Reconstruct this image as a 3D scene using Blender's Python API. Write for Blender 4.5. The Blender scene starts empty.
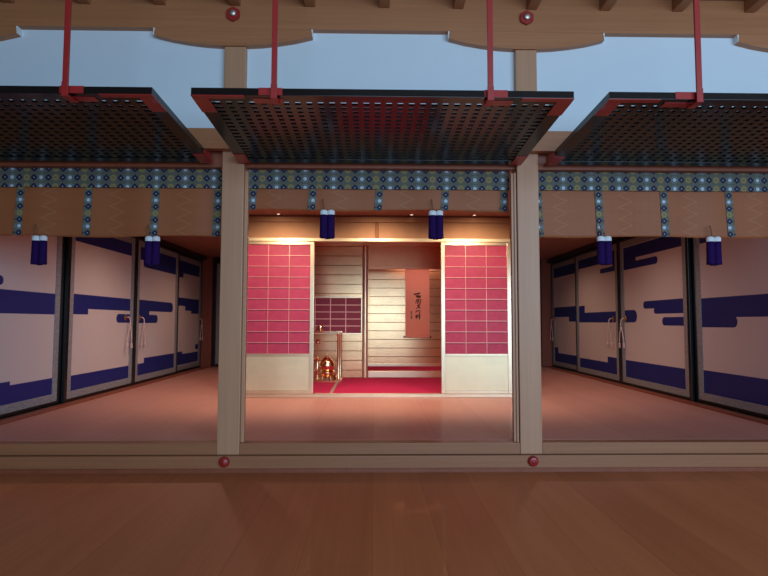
import bpy, bmesh, math, random
from mathutils import Vector, Matrix
random.seed(7)
PI = math.pi
SC = bpy.context.scene
COL = SC.collection

# ------------------------------------------------------------------ camera
cd = bpy.data.cameras.new('camera')
cam = bpy.data.objects.new('camera', cd)
COL.objects.link(cam)
cd.sensor_fit = 'HORIZONTAL'
cd.sensor_width = 36.0
cd.lens = 36.0 * 560.0 / 768.0
cd.clip_start = 0.05
EYE = 0.80
_yaw, _pitch, _roll = -11 / 560.0, math.atan(34 / 560.0), 0.002
fw = Vector((-math.sin(_yaw) * math.cos(_pitch), math.cos(_yaw) * math.cos(_pitch), math.sin(_pitch)))
r0 = Vector((math.cos(_yaw), math.sin(_yaw), 0)); u0 = r0.cross(fw)
rr = r0 * math.cos(_roll) + u0 * math.sin(_roll); uu = u0 * math.cos(_roll) - r0 * math.sin(_roll)
cam.matrix_world = Matrix(((rr.x, uu.x, -fw.x, 0), (rr.y, uu.y, -fw.y, 0), (rr.z, uu.z, -fw.z, EYE), (0, 0, 0, 1)))
SC.camera = cam

# ------------------------------------------------------------------ world, daylight, exposure
SC.view_settings.view_transform = 'Standard'
SC.view_settings.look = 'None'
SC.view_settings.exposure = 0.0
SC.view_settings.gamma = 1.0
SC.view_settings.use_curve_mapping = False
W = bpy.data.worlds.new('world'); SC.world = W; W.use_nodes = True
bgn = W.node_tree.nodes['Background']
bgn.inputs['Color'].default_value = (0.55, 0.62, 0.75, 1)
bgn.inputs['Strength'].default_value = 0.05

def area(name, loc, target, size, size_y, power, color, spread=PI):
    l = bpy.data.lights.new(name, 'AREA'); l.shape = 'RECTANGLE'
    l.size = size; l.size_y = size_y; l.energy = power; l.color = color; l.spread = spread
    o = bpy.data.objects.new(name, l); COL.objects.link(o)
    o.location = loc
    o.rotation_euler = (Vector(target) - Vector(loc)).to_track_quat('-Z', 'Y').to_euler()
    return o
def spot(name, loc, target, power, color, angle=1.2, blend=0.6, radius=0.03):
    l = bpy.data.lights.new(name, 'SPOT'); l.energy = power; l.color = color
    l.spot_size = angle; l.spot_blend = blend; l.shadow_soft_size = radius
    o = bpy.data.objects.new(name, l); COL.objects.link(o)
    o.location = loc
    o.rotation_euler = (Vector(target) - Vector(loc)).to_track_quat('-Z', 'Y').to_euler()
    return o
# daylight through the tall windows behind the veranda, to the right of the camera
area('daylight_window', (2.8, -3.2, 1.75), (1.6, 4.0, 1.75), 7.2, 3.0, 430, (0.50, 0.75, 1.0))

# ------------------------------------------------------------------ materials
def nmat(name):
    m = bpy.data.materials.new(name); m.use_nodes = True
    nt = m.node_tree
    return m, nt, nt.nodes['Principled BSDF']
class NT:
    def __init__(s, nt): s.nt = nt
    def node(s, t, **k):
        n = s.nt.nodes.new(t)
        for a, b in k.items(): setattr(n, a, b)
        return n
    def link(s, a, b): s.nt.links.new(a, b)
    def math(s, op, a, b=None, c=None, clamp=False):
        n = s.node('ShaderNodeMath', operation=op); n.use_clamp = clamp
        for i, v in enumerate((a, b, c)):
            if v is None: continue
            if isinstance(v, (int, float)): n.inputs[i].default_value = v
            else: s.link(v, n.inputs[i])
        return n.outputs[0]
    def mix(s, f, a, b):
        n = s.node('ShaderNodeMix', data_type='RGBA')
        for sock, v in ((n.inputs[0], f), (n.inputs[6], a), (n.inputs[7], b)):
            if isinstance(v, (int, float)): sock.default_value = v
            elif isinstance(v, tuple): sock.default_value = (*v, 1) if len(v) == 3 else v
            else: s.link(v, sock)
        return n.outputs[2]
    def coords(s, scale=(1, 1, 1)):
        tc = s.node('ShaderNodeTexCoord'); mp = s.node('ShaderNodeMapping')
        mp.inputs['Scale'].default_value = scale
        s.link(tc.outputs['Object'], mp.inputs['Vector'])
        return mp.outputs[0]
    def xyz(s):
        tc = s.node('ShaderNodeTexCoord'); sp = s.node('ShaderNodeSeparateXYZ')
        s.link(tc.outputs['Object'], sp.inputs[0])
        return sp.outputs
    def noise(s, vec, scale=1.0, detail=4, rough=0.55):
        n = s.node('ShaderNodeTexNoise'); n.inputs['Scale'].default_value = scale
        n.inputs['Detail'].default_value = detail; n.inputs['Roughness'].default_value = rough
        s.link(vec, n.inputs['Vector']); return n.outputs['Fac']
    def bump(s, h, bsdf, strength=0.2, dist=0.002):
        n = s.node('ShaderNodeBump'); n.inputs['Strength'].default_value = strength
        n.inputs['Distance'].default_value = dist
        s.link(h, n.inputs['Height']); s.link(n.outputs[0], bsdf.inputs['Normal'])
def plain(name, col, rough=0.5, metal=0.0, var=0.12, scale=30, coat=0.0, spec=None):
    m, nt, b = nmat(name); T = NT(nt)
    f = T.noise(T.coords(), scale)
    c = T.mix(f, tuple(x * (1 - var) for x in col), tuple(min(1, x * (1 + var)) for x in col))
    T.link(c, b.inputs['Base Color'])
    b.inputs['Roughness'].default_value = rough; b.inputs['Metallic'].default_value = metal
    b.inputs['Coat Weight'].default_value = coat
    if spec is not None: b.inputs['Specular IOR Level'].default_value = spec
    return m
def wood(name, light, dark, axis, rough=0.45, fine=55, board=None, across='X', coat=0.0):
    """straight grained planed wood; grain runs along `axis`; optional boards of width `board`"""
    m, nt, b = nmat(name); T = NT(nt)
    s = [fine, fine, fine]; s['XYZ'.index(axis)] = 1.3
    g1 = T.noise(T.coords(tuple(s)), 1.0, 5, 0.6)
    s2 = [7, 7, 7]; s2['XYZ'.index(axis)] = 0.35
    g2 = T.noise(T.coords(tuple(s2)), 1.0, 3)
    f = T.math('ADD', T.math('MULTIPLY', g1, 0.55), T.math('MULTIPLY', g2, 0.55))
    if board:
        c = T.xyz()['XYZ'.index(across)]
        q = T.math('DIVIDE', c, board)
        fl = T.math('FLOOR', q)
        wn = T.node('ShaderNodeTexWhiteNoise', noise_dimensions='1D'); T.link(fl, wn.inputs['W'])
        f = T.math('ADD', T.math('MULTIPLY', f, 0.75), T.math('MULTIPLY', wn.outputs['Value'], 0.28))
        fr = T.math('FRACT', q)
        gap = T.math('LESS_THAN', fr, 0.008)
    cr = T.node('ShaderNodeValToRGB'); T.link(f, cr.inputs[0])
    cr.color_ramp.elements[0].position = 0.35; cr.color_ramp.elements[0].color = (*dark, 1)
    cr.color_ramp.elements[1].position = 0.75; cr.color_ramp.elements[1].color = (*light, 1)
    out = cr.outputs[0]
    if board: out = T.mix(T.math('MULTIPLY', gap, 0.4), out, tuple(x * 0.35 for x in dark))
    T.link(out, b.inputs['Base Color'])
    b.inputs['Roughness'].default_value = rough; b.inputs['Coat Weight'].default_value = coat
    T.bump(g1, b, 0.08, 0.001)
    return m
def gold_mat(name, col, rough, line=None, leaf=0.11, metal=0.9):
    """gold leaf: slight tone change from leaf to leaf; `line` = spacing of horizontal board joints"""
    m, nt, b = nmat(name); T = NT(nt)
    X, Y, Z = T.xyz()[0:3]
    cb = T.node('ShaderNodeCombineXYZ')
    T.link(T.math('FLOOR', T.math('DIVIDE', T.math('ADD', X, Y), leaf)), cb.inputs[0])
    T.link(T.math('FLOOR', T.math('DIVIDE', Z, leaf)), cb.inputs[2])
    wn = T.node('ShaderNodeTexWhiteNoise', noise_dimensions='3D'); T.link(cb.outputs[0], wn.inputs['Vector'])
    nz = T.noise(T.coords(), 9, 3)
    f = T.math('ADD', T.math('MULTIPLY', wn.outputs['Value'], 0.35), T.math('MULTIPLY', nz, 0.65))
    c = T.mix(f, tuple(x * 0.86 for x in col), col)
    ro = T.math('ADD', T.math('MULTIPLY', nz, 0.06), rough - 0.03)
    if line:
        fr = T.math('FRACT', T.math('DIVIDE', Z, line))
        lm = T.math('LESS_THAN', fr, 0.06)
        c = T.mix(lm, c, (0.16, 0.07, 0.03))
        T.bump(T.math('SUBTRACT', 1.0, lm), b, 0.4, 0.003)
    T.link(c, b.inputs['Base Color']); T.link(ro, b.inputs['Roughness'])
    b.inputs['Metallic'].default_value = metal
    return m
def brocade(name, strip=False):
    """teal grey silk with navy diamonds, pale blue roundels and gold roundels; `strip`: one column, kinds alternate upwards"""
    m, nt, b = nmat(name); T = NT(nt)
    X, Y, Z = T.xyz()[0:3]
    u = T.math('ADD', T.math('DIVIDE', X, 0.0495), 0.5 if strip else 0.0)
    v = T.math('DIVIDE', Z, 0.046 if strip else 0.0625)
    du = T.math('ABSOLUTE', T.math('SUBTRACT', T.math('FRACT', u), 0.5))
    dv = T.math('ABSOLUTE', T.math('SUBTRACT', T.math('FRACT', v), 0.5))
    dvs = T.math('MULTIPLY', dv, 1.0 if strip else 1.2)
    idx = T.math('FLOOR', v) if strip else T.math('ADD', T.math('FLOOR', u), T.math('MULTIPLY', T.math('FLOOR', v), 0.0))
    col = T.math('FRACT', T.math('DIVIDE', idx, 4.0))      # 0 .25 .5 .75
    is_blue = T.math('COMPARE', col, 0.25, 0.05); is_gold = T.math('COMPARE', col, 0.75, 0.05)
    is_navy = T.math('SUBTRACT', 1.0, T.math('ADD', is_blue, is_gold))
    man = T.math('ADD', du, dvs)
    r = T.math('SQRT', T.math('ADD', T.math('POWER', du, 2.0), T.math('POWER', dvs, 2.0)))
    nz = T.noise(T.coords(), 160, 2)
    c = T.mix(nz, (0.050, 0.070, 0.080), (0.15, 0.165, 0.155))
    c = T.mix(T.math('MULTIPLY', T.math('COMPARE', r, 0.52, 0.05), 0.8), c, (0.16, 0.13, 0.045))
    disc = T.math('LESS_THAN', r, 0.47)
    c = T.mix(T.math('MULTIPLY', disc, is_blue), c, (0.22, 0.29, 0.34))
    c = T.mix(T.math('MULTIPLY', T.math('COMPARE', r, 0.36, 0.05), is_blue), c, (0.05, 0.08, 0.12))
    c = T.mix(T.math('MULTIPLY', T.math('LESS_THAN', r, 0.24), is_blue), c, (0.52, 0.59, 0.63))
    c = T.mix(T.math('MULTIPLY', disc, is_gold), c, (0.19, 0.165, 0.09))
    c = T.mix(T.math('MULTIPLY', T.math('COMPARE', r, 0.30, 0.06), is_gold), c, (0.34, 0.25, 0.09))
    c = T.mix(T.math('MULTIPLY', T.math('LESS_THAN', man, 0.50), is_navy), c, (0.006, 0.009, 0.055))
    c = T.mix(T.math('MULTIPLY', T.math('LESS_THAN', man, 0.12), is_navy), c, (0.32, 0.36, 0.34))
    T.link(c, b.inputs['Base Color']); b.inputs['Roughness'].default_value = 0.75
    return m
def bamboo(name):
    """fine split bamboo blind: hair thin horizontal splints, thread lines, pale woven chevrons"""
    m, nt, b = nmat(name); T = NT(nt)
    X, Y, Z = T.xyz()[0:3]
    sl = T.math('ABSOLUTE', T.math('SUBTRACT', T.math('FRACT', T.math('DIVIDE', Z, 0.004)), 0.5))
    nz = T.noise(T.coords((2, 2, 320)), 1.0, 3)
    c = T.mix(nz, (0.27, 0.070, 0.020), (0.41, 0.125, 0.040))
    # chevron: zigzag of period .05 in z, drawn near one x per repeat
    zz = T.math('ABSOLUTE', T.math('SUBTRACT', T.math('FRACT', T.math('DIVIDE', Z, 0.085)), 0.5))
    xq = T.math('FRACT', T.math('DIVIDE', T.math('ADD', X, 0.60), 0.465))
    line = T.math('COMPARE', T.math('MULTIPLY', xq, 1.0), T.math('ADD', T.math('MULTIPLY', zz, 0.42), 0.60), 0.012)
    c = T.mix(T.math('MULTIPLY', line, 0.3), c, (0.50, 0.30, 0.13))
    th = T.math('LESS_THAN', T.math('FRACT', T.math('DIVIDE', X, 0.052)), 0.04)
    c = T.mix(T.math('MULTIPLY', th, 0.35), c, (0.16, 0.07, 0.03))
    T.link(c, b.inputs['Base Color']); b.inputs['Roughness'].default_value = 0.6
    T.bump(sl, b, 0.3, 0.001)
    return m
def border_mat(name):
    m, nt, b = nmat(name); T = NT(nt)
    v = T.node('ShaderNodeTexVoronoi'); v.inputs['Scale'].default_value = 55
    T.link(T.coords(), v.inputs['Vector'])
    c = T.mix(T.math('MULTIPLY', v.outputs['Distance'], 1.4, clamp=True), (0.17, 0.19, 0.22), (0.34, 0.33, 0.34))
    T.link(c, b.inputs['Base Color']); b.inputs['Roughness'].default_value = 0.7
    return m
def red_paper(name, a, bb):
    m, nt, b = nmat(name); T = NT(nt)
    v = T.node('ShaderNodeTexVoronoi'); v.inputs['Scale'].default_value = 16
    T.link(T.coords(), v.inputs['Vector'])
    f = T.math('ADD', T.math('MULTIPLY', v.outputs['Distance'], 0.5), T.math('MULTIPLY', T.noise(T.coords(), 40), 0.5))
    c = T.mix(f, a, bb)
    T.link(c, b.inputs['Base Color']); b.inputs['Roughness'].default_value = 0.55
    return m
def felt(name, a, bb):
    m, nt, b = nmat(name); T = NT(nt)
    f = T.noise(T.coords((1, 1, 1)), 220, 3)
    T.link(T.mix(f, a, bb), b.inputs['Base Color']); b.inputs['Roughness'].default_value = 0.95
    b.inputs['Specular IOR Level'].default_value = 0.1
    return m

M = {}
M['hinoki_x'] = wood('hinoki_along_x', (0.50, 0.20, 0.085), (0.38, 0.14, 0.055), 'X')
M['hinoki_z'] = wood('hinoki_along_z', (0.58, 0.30, 0.17), (0.47, 0.23, 0.125), 'Z')
M['hinoki_y'] = wood('hinoki_along_y', (0.46, 0.20, 0.09), (0.34, 0.13, 0.055), 'Y')
M['ceil_board'] = wood('veranda_ceiling_board', (0.34, 0.19, 0.10), (0.24, 0.12, 0.06), 'X', board=0.22, across='Y')
M['sill'] = wood('sill_wood', (0.42, 0.17, 0.078), (0.32, 0.122, 0.053), 'X')
M['veranda'] = wood('veranda_floor_board', (0.70, 0.225, 0.082), (0.55, 0.16, 0.056), 'Y', rough=0.55, fine=40, board=0.30, coat=0.05)
M['hall_floor'] = wood('hall_floor_board', (0.61, 0.295, 0.235), (0.54, 0.25, 0.20), 'Y', rough=0.55, fine=45, board=0.45, coat=0.05)
M['red_wood'] = wood('red_brown_wood', (0.34, 0.095, 0.045), (0.22, 0.055, 0.025), 'Z', rough=0.45)
M['red_wood_y'] = wood('red_brown_wood_long', (0.36, 0.10, 0.05), (0.24, 0.06, 0.03), 'Y', rough=0.45)
M['hall_ceil'] = wood('hall_ceiling_board', (0.42, 0.18, 0.13), (0.32, 0.12, 0.085), 'Y', rough=0.5, board=0.35)
M['plaster'] = plain('white_plaster', (0.72, 0.78, 0.84), 0.8, var=0.02, scale=6)
M['end_white'] = plain('white_painted_end_grain', (0.8, 0.8, 0.78), 0.7)
M['lacquer'] = plain('black_lacquer', (0.010, 0.008, 0.008), 0.2, spec=0.34)
M['black_frame'] = plain('black_frame_lacquer', (0.008, 0.008, 0.009), 0.3)
M['red_metal'] = plain('red_lacquered_iron', (0.36, 0.022, 0.020), 0.38, coat=0.2)
M['silver'] = plain('silver_stud', (0.75, 0.68, 0.60), 0.42, 0.9)
M['brocade'] = brocade('teal_brocade')
M['brocade_strip'] = brocade('teal_brocade_strip', True)
M['bamboo'] = bamboo('bamboo_blind')
M['border'] = border_mat('grey_blue_door_brocade')
M['paper'] = plain('pale_door_paper', (0.68, 0.61, 0.60), 0.6, var=0.03, scale=60)
M['cloud'] = plain('indigo_cloud_band', (0.008, 0.018, 0.19), 0.6, var=0.15, scale=40)
M['purple'] = plain('purple_silk', (0.022, 0.006, 0.070), 0.9, var=0.25, scale=90, spec=0.1)
M['white_silk'] = plain('white_silk', (0.78, 0.78, 0.82), 0.7)
M['hook_brown'] = plain('brown_cord', (0.24, 0.09, 0.03), 0.6)
M['cord_pink'] = plain('pale_pink_cord', (0.72, 0.52, 0.48), 0.7)
M['brass'] = plain('gilt_brass', (0.72, 0.42, 0.16), 0.3, 1.0)
M['gold'] = gold_mat('gold_leaf_red_lit', (0.86, 0.40, 0.20), 0.30, metal=0.6)  # reddish light on the upper tea room put into the base colour
M['gold_board'] = gold_mat('gold_leaf_boards', (0.88, 0.53, 0.285), 0.25, line=0.132)
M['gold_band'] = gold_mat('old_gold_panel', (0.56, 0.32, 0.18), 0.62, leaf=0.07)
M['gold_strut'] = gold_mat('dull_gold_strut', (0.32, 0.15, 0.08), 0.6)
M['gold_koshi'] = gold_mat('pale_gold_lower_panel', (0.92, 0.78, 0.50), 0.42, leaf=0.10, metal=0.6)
M['gold_frame'] = gold_mat('gold_frame', (0.95, 0.76, 0.52), 0.30, metal=0.75)
M['gold_polish'] = gold_mat('polished_gold', (0.92, 0.60, 0.38), 0.18, metal=1.0)
M['shoji'] = red_paper('crimson_shoji_paper', (0.40, 0.024, 0.080), (0.53, 0.052, 0.122))
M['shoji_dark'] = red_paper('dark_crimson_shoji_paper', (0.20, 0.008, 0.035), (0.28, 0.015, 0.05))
M['bar'] = plain('pink_gilt_lattice_bar', (0.85, 0.42, 0.36), 0.4, 0.3)
M['felt'] = felt('crimson_mat', (0.46, 0.018, 0.090), (0.58, 0.036, 0.128))
M['edge'] = plain('grey_gold_mat_edging', (0.42, 0.33, 0.28), 0.6)
M['scroll_silk'] = plain('salmon_silk_mount', (0.86, 0.34, 0.25), 0.7, var=0.06, scale=40)
M['scroll_paper'] = plain('rose_writing_paper', (0.82, 0.37, 0.27), 0.75, var=0.06, scale=30)
M['ink'] = plain('black_ink', (0.03, 0.012, 0.01), 0.8)
M['dark'] = plain('dark_backing', (0.015, 0.010, 0.010), 0.7)
M['back_plaster'] = plain('dark_hall_wall', (0.10, 0.05, 0.035), 0.8)

# ------------------------------------------------------------------ mesh helpers
class MB:
    def __init__(s): s.bm = bmesh.new(); s.mi = 0
    def _faces(s, fs):
        for f in fs: f.material_index = s.mi
    def box(s, x0, x1, y0, y1, z0, z1, bev=0.0):
        b = bmesh.new()
        vs = [b.verts.new((x, y, z)) for x in (x0, x1) for y in (y0, y1) for z in (z0, z1)]
        for q in ((0, 1, 3, 2), (4, 6, 7, 5), (0, 4, 5, 1), (2, 3, 7, 6), (0, 2, 6, 4), (1, 5, 7, 3)):
            b.faces.new([vs[i] for i in q])
        if bev > 0:
            bmesh.ops.bevel(b, geom=b.edges[:], offset=bev, segments=2, profile=0.6, affect='EDGES')
        s._merge(b); return s
    def _merge(s, b):
        bmesh.ops.recalc_face_normals(b, faces=b.faces[:])
        mp = {}
        for v in b.verts: mp[v] = s.bm.verts.new(v.co)
        for f in b.faces:
            nf = s.bm.faces.new([mp[v] for v in f.verts]); nf.material_index = s.mi; nf.smooth = f.smooth
        b.free()
    def prism(s, pts, fn, d0, d1, bev=0.0):
        """pts: 2-D outline; fn(a, b, d) -> 3-D point"""
        b = bmesh.new()
        A = [b.verts.new(fn(p[0], p[1], d0)) for p in pts]
        B = [b.verts.new(fn(p[0], p[1], d1)) for p in pts]
        n = len(pts)
        b.faces.new(A); b.faces.new(B[::-1])
        for i in range(n): b.faces.new((A[i], B[i], B[(i + 1) % n], A[(i + 1) % n]))
        if bev > 0: bmesh.ops.bevel(b, geom=b.edges[:], offset=bev, segments=1, affect='EDGES')
        s._merge(b); return s
    def tube(s, pts, r, seg=10, cap=True):
        pts = [Vector(p) for p in pts]; n = len(pts)
        rs = r if isinstance(r, (list, tuple)) else [r] * n
        b = bmesh.new(); rings = []
        ref = Vector((0.13, 0.31, 0.94))
        for i, p in enumerate(pts):
            t = (pts[min(i + 1, n - 1)] - pts[max(i - 1, 0)]).normalized()
            a = t.cross(ref)
            if a.length < 1e-3: a = t.cross(Vector((1, 0, 0)))
            a.normalize(); c = t.cross(a)
            rings.append([b.verts.new(p + (a * math.cos(2 * PI * k / seg) + c * math.sin(2 * PI * k / seg)) * rs[i]) for k in range(seg)])
        for i in range(n - 1):
            for k in range(seg):
                f = b.faces.new((rings[i][k], rings[i][(k + 1) % seg], rings[i + 1][(k + 1) % seg], rings[i + 1][k])); f.smooth = True
        if cap: b.faces.new(rings[0][::-1]); b.faces.new(rings[-1])
        s._merge(b); return s
    def lathe(s, prof, c=(0, 0, 0), seg=32, axis='Z', smooth=True, squash=1.0):
        b = bmesh.new(); c = Vector(c); rings = []
        def P(r, h, a):
            x, y = r * math.cos(a), r * math.sin(a) * squash
            if axis == 'Z': return c + Vector((x, y, h))
            if axis == 'Y': return c + Vector((x, h, y))
            return c + Vector((h, x, y))
        for r, h in prof:
            if r < 1e-6: rings.append([b.verts.new(P(0, h, 0))])
            else: rings.append([b.verts.new(P(r, h, 2 * PI * k / seg)) for k in range(seg)])
        for A, B in zip(rings, rings[1:]):
            for k in range(seg):
                k2 = (k + 1) % seg
                if len(A) == 1 and len(B) == 1: continue
                if len(A) == 1: f = b.faces.new((A[0], B[k2], B[k]))
                elif len(B) == 1: f = b.faces.new((A[k], A[k2], B[0]))
                else: f = b.faces.new((A[k], A[k2], B[k2], B[k]))
                f.smooth = smooth
        s._merge(b); return s
    def build(s, name, mats, parent=None, loc=None):
        me = bpy.data.meshes.new(name); s.bm.to_mesh(me); s.bm.free()
        for m in (mats if isinstance(mats, (list, tuple)) else [mats]): me.materials.append(m)
        o = bpy.data.objects.new(name, me); COL.objects.link(o)
        if parent: o.parent = parent
        if loc: o.location = loc
        return o
def tag(o, label=None, cat=None, group=None, kind=None):
    if label: o['label'] = label
    if cat: o['category'] = cat
    if group: o['group'] = group
    if kind: o['kind'] = kind
    return o
def empty(name, loc, label, cat, group=None, rz=0.0):
    o = bpy.data.objects.new(name, None); COL.objects.link(o); o.location = loc; o.rotation_euler.z = rz
    o.empty_display_size = 0.1
    return tag(o, label, cat, group)
def kids(o): return [c for c in bpy.data.objects if c.parent == o]
def copy_tree(o, parent=None):
    c = o.copy(); COL.objects.link(c)
    if parent: c.parent = parent
    for ch in kids(o): copy_tree(ch, c)
    return c
def struct(name, mb, mats, parent=None):
    o = mb.build(name, mats, parent)
    if not parent: o['kind'] = 'structure'
    return o

# key positions (metres; hall floor is z = 0, facade plane y = PF)
PF = 3.76
PLX, PRX = -0.951, 1.057          # post centres
PW = 0.148
FZ = -0.19                        # veranda floor
CX = 0.055                        # axis of the tea room
TF, TB, KB = 6.02, 7.79, 8.65     # tea room front, back wall, alcove back
CZ = 1.95                         # hall ceiling
XL, XR = -2.98, 3.21              # sliding door faces

# ------------------------------------------------------------------ setting
struct('floor', MB().box(-5.0, 5.2, -2.2, 3.80, FZ - 0.08, FZ), M['veranda'])
struct('floor_hall', MB().box(-3.15, 3.4, 3.865, 10.35, -0.06, 0.0), M['hall_floor'])
struct('ceiling', MB().box(-5.0, 5.2, 0.2, 3.95, 3.055, 3.10), M['ceil_board'])
struct('ceiling_hall', MB().box(-3.15, 3.4, 3.96, 10.35, CZ, CZ + 0.05), M['hall_ceil'])
w = MB()
for a, b_ in ((-2.86, PLX - PW / 2), (PLX + PW / 2, PRX - PW / 2), (PRX + PW / 2, 2.99)):
    w.box(a - 0.002, b_ + 0.002, PF + 0.045, PF + 0.10, 2.08, 2.83)
struct('wall_front', w, M['plaster'])
struct('wall_left', MB().box(-3.15, -3.08, 3.9, 10.35, 0.0, CZ), M['back_plaster'])
struct('wall_right', MB().box(3.31, 3.38, 3.9, 10.35, 0.0, CZ), M['back_plaster'])
struct('wall_back', MB().box(-3.08, 3.31, 10.28, 10.35, 0.0, CZ), M['back_plaster'])

# facade posts -----------------------------------------------------------------
def post(x, jamb, label):
    p = empty('wooden_post', (x, PF + PW / 2, -0.074), label, 'post', 'facade posts')
    MB().box(-PW / 2, PW / 2, -PW / 2, PW / 2, 0.0, 2.762, 0.006).build('shaft', M['hinoki_z'], p)
    if jamb:
        a, b_ = (PW / 2 + 0.001, PW / 2 + 0.024) if jamb > 0 else (-PW / 2 - 0.036, -PW / 2 - 0.001)
        j = MB().box(a, b_, -0.048, -0.012, 0.075, 1.90, 0.003)
        if jamb < 0: j.box(a + 0.018, a + 0.032, -0.060, -0.049, 0.075, 1.90, 0.002)
        j.build('jamb_strip', M['hinoki_z'], p)
    return p
post(PLX, 1, 'pale square wooden post on the left edge of the bright centre bay')
post(PRX, -1, 'pale square wooden post on the right edge of the bright centre bay')

# long lintel (nageshi), eaves beam, sill -----------------------------------------
o = MB().box(-3.4, 3.5, PF - 0.062, PF - 0.001, 1.955, 2.094, 0.004).build('lintel_beam', M['hinoki_x'])
tag(o, 'long brown lintel board across the posts just above the raised black shutters', 'beam')
o = MB().box(-3.9, 4.0, PF - 0.005, PF + 0.12, 2.812, 3.12, 0.0).build('eaves_beam', M['hinoki_x'])
tag(o, 'long thick eaves beam at the very top carrying the rafter ends', 'beam')
k = MB()
for a, b_ in ((-2.86, PLX - PW / 2), (PLX + PW / 2, PRX - PW / 2), (PRX + PW / 2, 2.99)):
    k.box(a + 0.002, b_ - 0.002, 3.80, 3.86, 1.856, 2.075, 0.002)
o = k.build('blind_rail', M['red_wood']); tag(o, 'thin red brown rail between shutters and blinds, spanning the bays', 'rail')

sill = empty('wooden_sill', (CX, PF, FZ), 'long pale wooden sill at the foot of the posts above the veranda floor', 'sill')
s_ = MB()
for a, b_ in ((-3.6, PLX - PW / 2), (PLX + PW / 2, PRX - PW / 2), (PRX + PW / 2, 3.7)):
    s_.box(a + 0.001 - CX, b_ - 0.001 - CX, 0.004, 0.10, 0.116, 0.19, 0.003)
s_.build('threshold', M['sill'], sill)
MB().box(-3.65, 3.65, -0.030, 0.10, 0.034, 0.114, 0.004).build('lower_beam', M['sill'], sill)
MB().box(-3.65, 3.65, 0.0, 0.09, 0.0, 0.033).build('base_strip', M['red_wood'], sill)
for x in (-0.965, 1.057):
    d = MB()
    d.lathe([(0, -0.062), (0.012, -0.060), (0.016, -0.054), (0.022, -0.056), (0.030, -0.050), (0.035, -0.040), (0.036, -0.031), (0, -0.031)], (x - CX, 0, 0.078), 24, 'Y')
    d.build('nail_cover', M['red_metal'], sill)['label'] = 'round red nail cover'

# boat shaped brackets with hexagonal nail covers ---------------------------------
def bracket(x, label):
    b = empty('boat_bracket', (x, PF, 2.88), label, 'bracket', 'boat brackets over the posts')
    half = 0.54
    pts = []
    low = [(0.0, -0.190), (0.085, -0.189), (0.19, -0.183), (0.30, -0.170), (0.42, -0.150), (0.515, -0.126), (0.535, -0.121)]
    up = [(0.54, -0.116), (0.538, -0.095), (0.533, -0.075), (0.522, -0.069)]
    R_ = low + up
    pts = [(-a, c) for a, c in R_[::-1]] + R_[1:]
    fn = lambda a, c, d: (a, d, c)
    MB().prism(pts, fn, -0.0056, 0.13).build('arm', M['hinoki_x'], b)
    for s in (-1, 1):
        e = MB()
        e.prism([(s * 0.541, -0.120), (s * 0.5395, -0.093), (s * 0.534, -0.070), (s * 0.546, -0.070), (s * 0.545, -0.095), (s * 0.546, -0.119)], fn, -0.008, 0.128)
        e.build('painted_end', M['end_white'], b)['label'] = 'white painted end grain'
    h = MB()
    hx = []
    for i in range(36):                      # six-lobed hexagonal plate, points up and down
        a = 2 * PI * i / 36
        r = 0.0475 + 0.0032 * math.cos(6 * (a - PI / 2)) 
        hx.append((r * math.cos(a), 0.028 + r * math.sin(a)))
    h.prism(hx, fn, -0.024, -0.0105, 0.002)
    hh = h.build('hexagon_plate', M['red_metal'], b); hh['label'] = 'dark red six lobed nail cover plate'
    d = MB(); d.lathe([(0.021, -0.0245), (0.024, -0.030), (0.020, -0.037), (0.010, -0.040), (0, -0.041)], (0, 0, 0.030), 24, 'Y')
    d.build('stud', M['silver'], hh)['label'] = 'shiny silver stud'
    return b
bracket(-0.966, 'curved brown bracket with red hexagonal nail cover above the left post')
bracket(1.060, 'curved brown bracket with red hexagonal nail cover above the right post')
for x, lab in ((-2.975, 'curved brown bracket cut off at the top left of the photo'), (3.088, 'curved brown bracket cut off at the top right of the photo')):
    bracket(x, lab)

# rafters ------------------------------------------------------------------------
ORD = ['leftmost', 'second', 'third', 'fourth', 'fifth', 'sixth', 'seventh', 'eighth', 'ninth', 'tenth']
rx = [-2.49 + 0.5125 * i for i in range(11)]
names = ['brown rafter at the far left under the eaves ceiling',
         'brown rafter just right of the left shutter rod',
         'brown rafter over the left shutter corner',
         'brown rafter above the hexagonal nail cover of the left post',
         'brown rafter just right of the left rod of the centre shutter',
         'brown rafter over the middle of the centre bay',
         'brown rafter just left of the right rod of the centre shutter',
         'brown rafter above the hexagonal nail cover of the right post',
         'brown rafter first to the right of the right post',
         'brown rafter just left of the right shutter rod',
         'brown rafter farthest right under the eaves ceiling']
for x, lab in zip(rx, names):
    o = MB().box(-0.036, 0.036, -3.0, 0.0, 0, 0.082, 0.003).build('rafter', M['hinoki_y'], None, (x, PF - 0.008, 2.970))
    tag(o, lab, 'rafter', 'rafters under the eaves')

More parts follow.
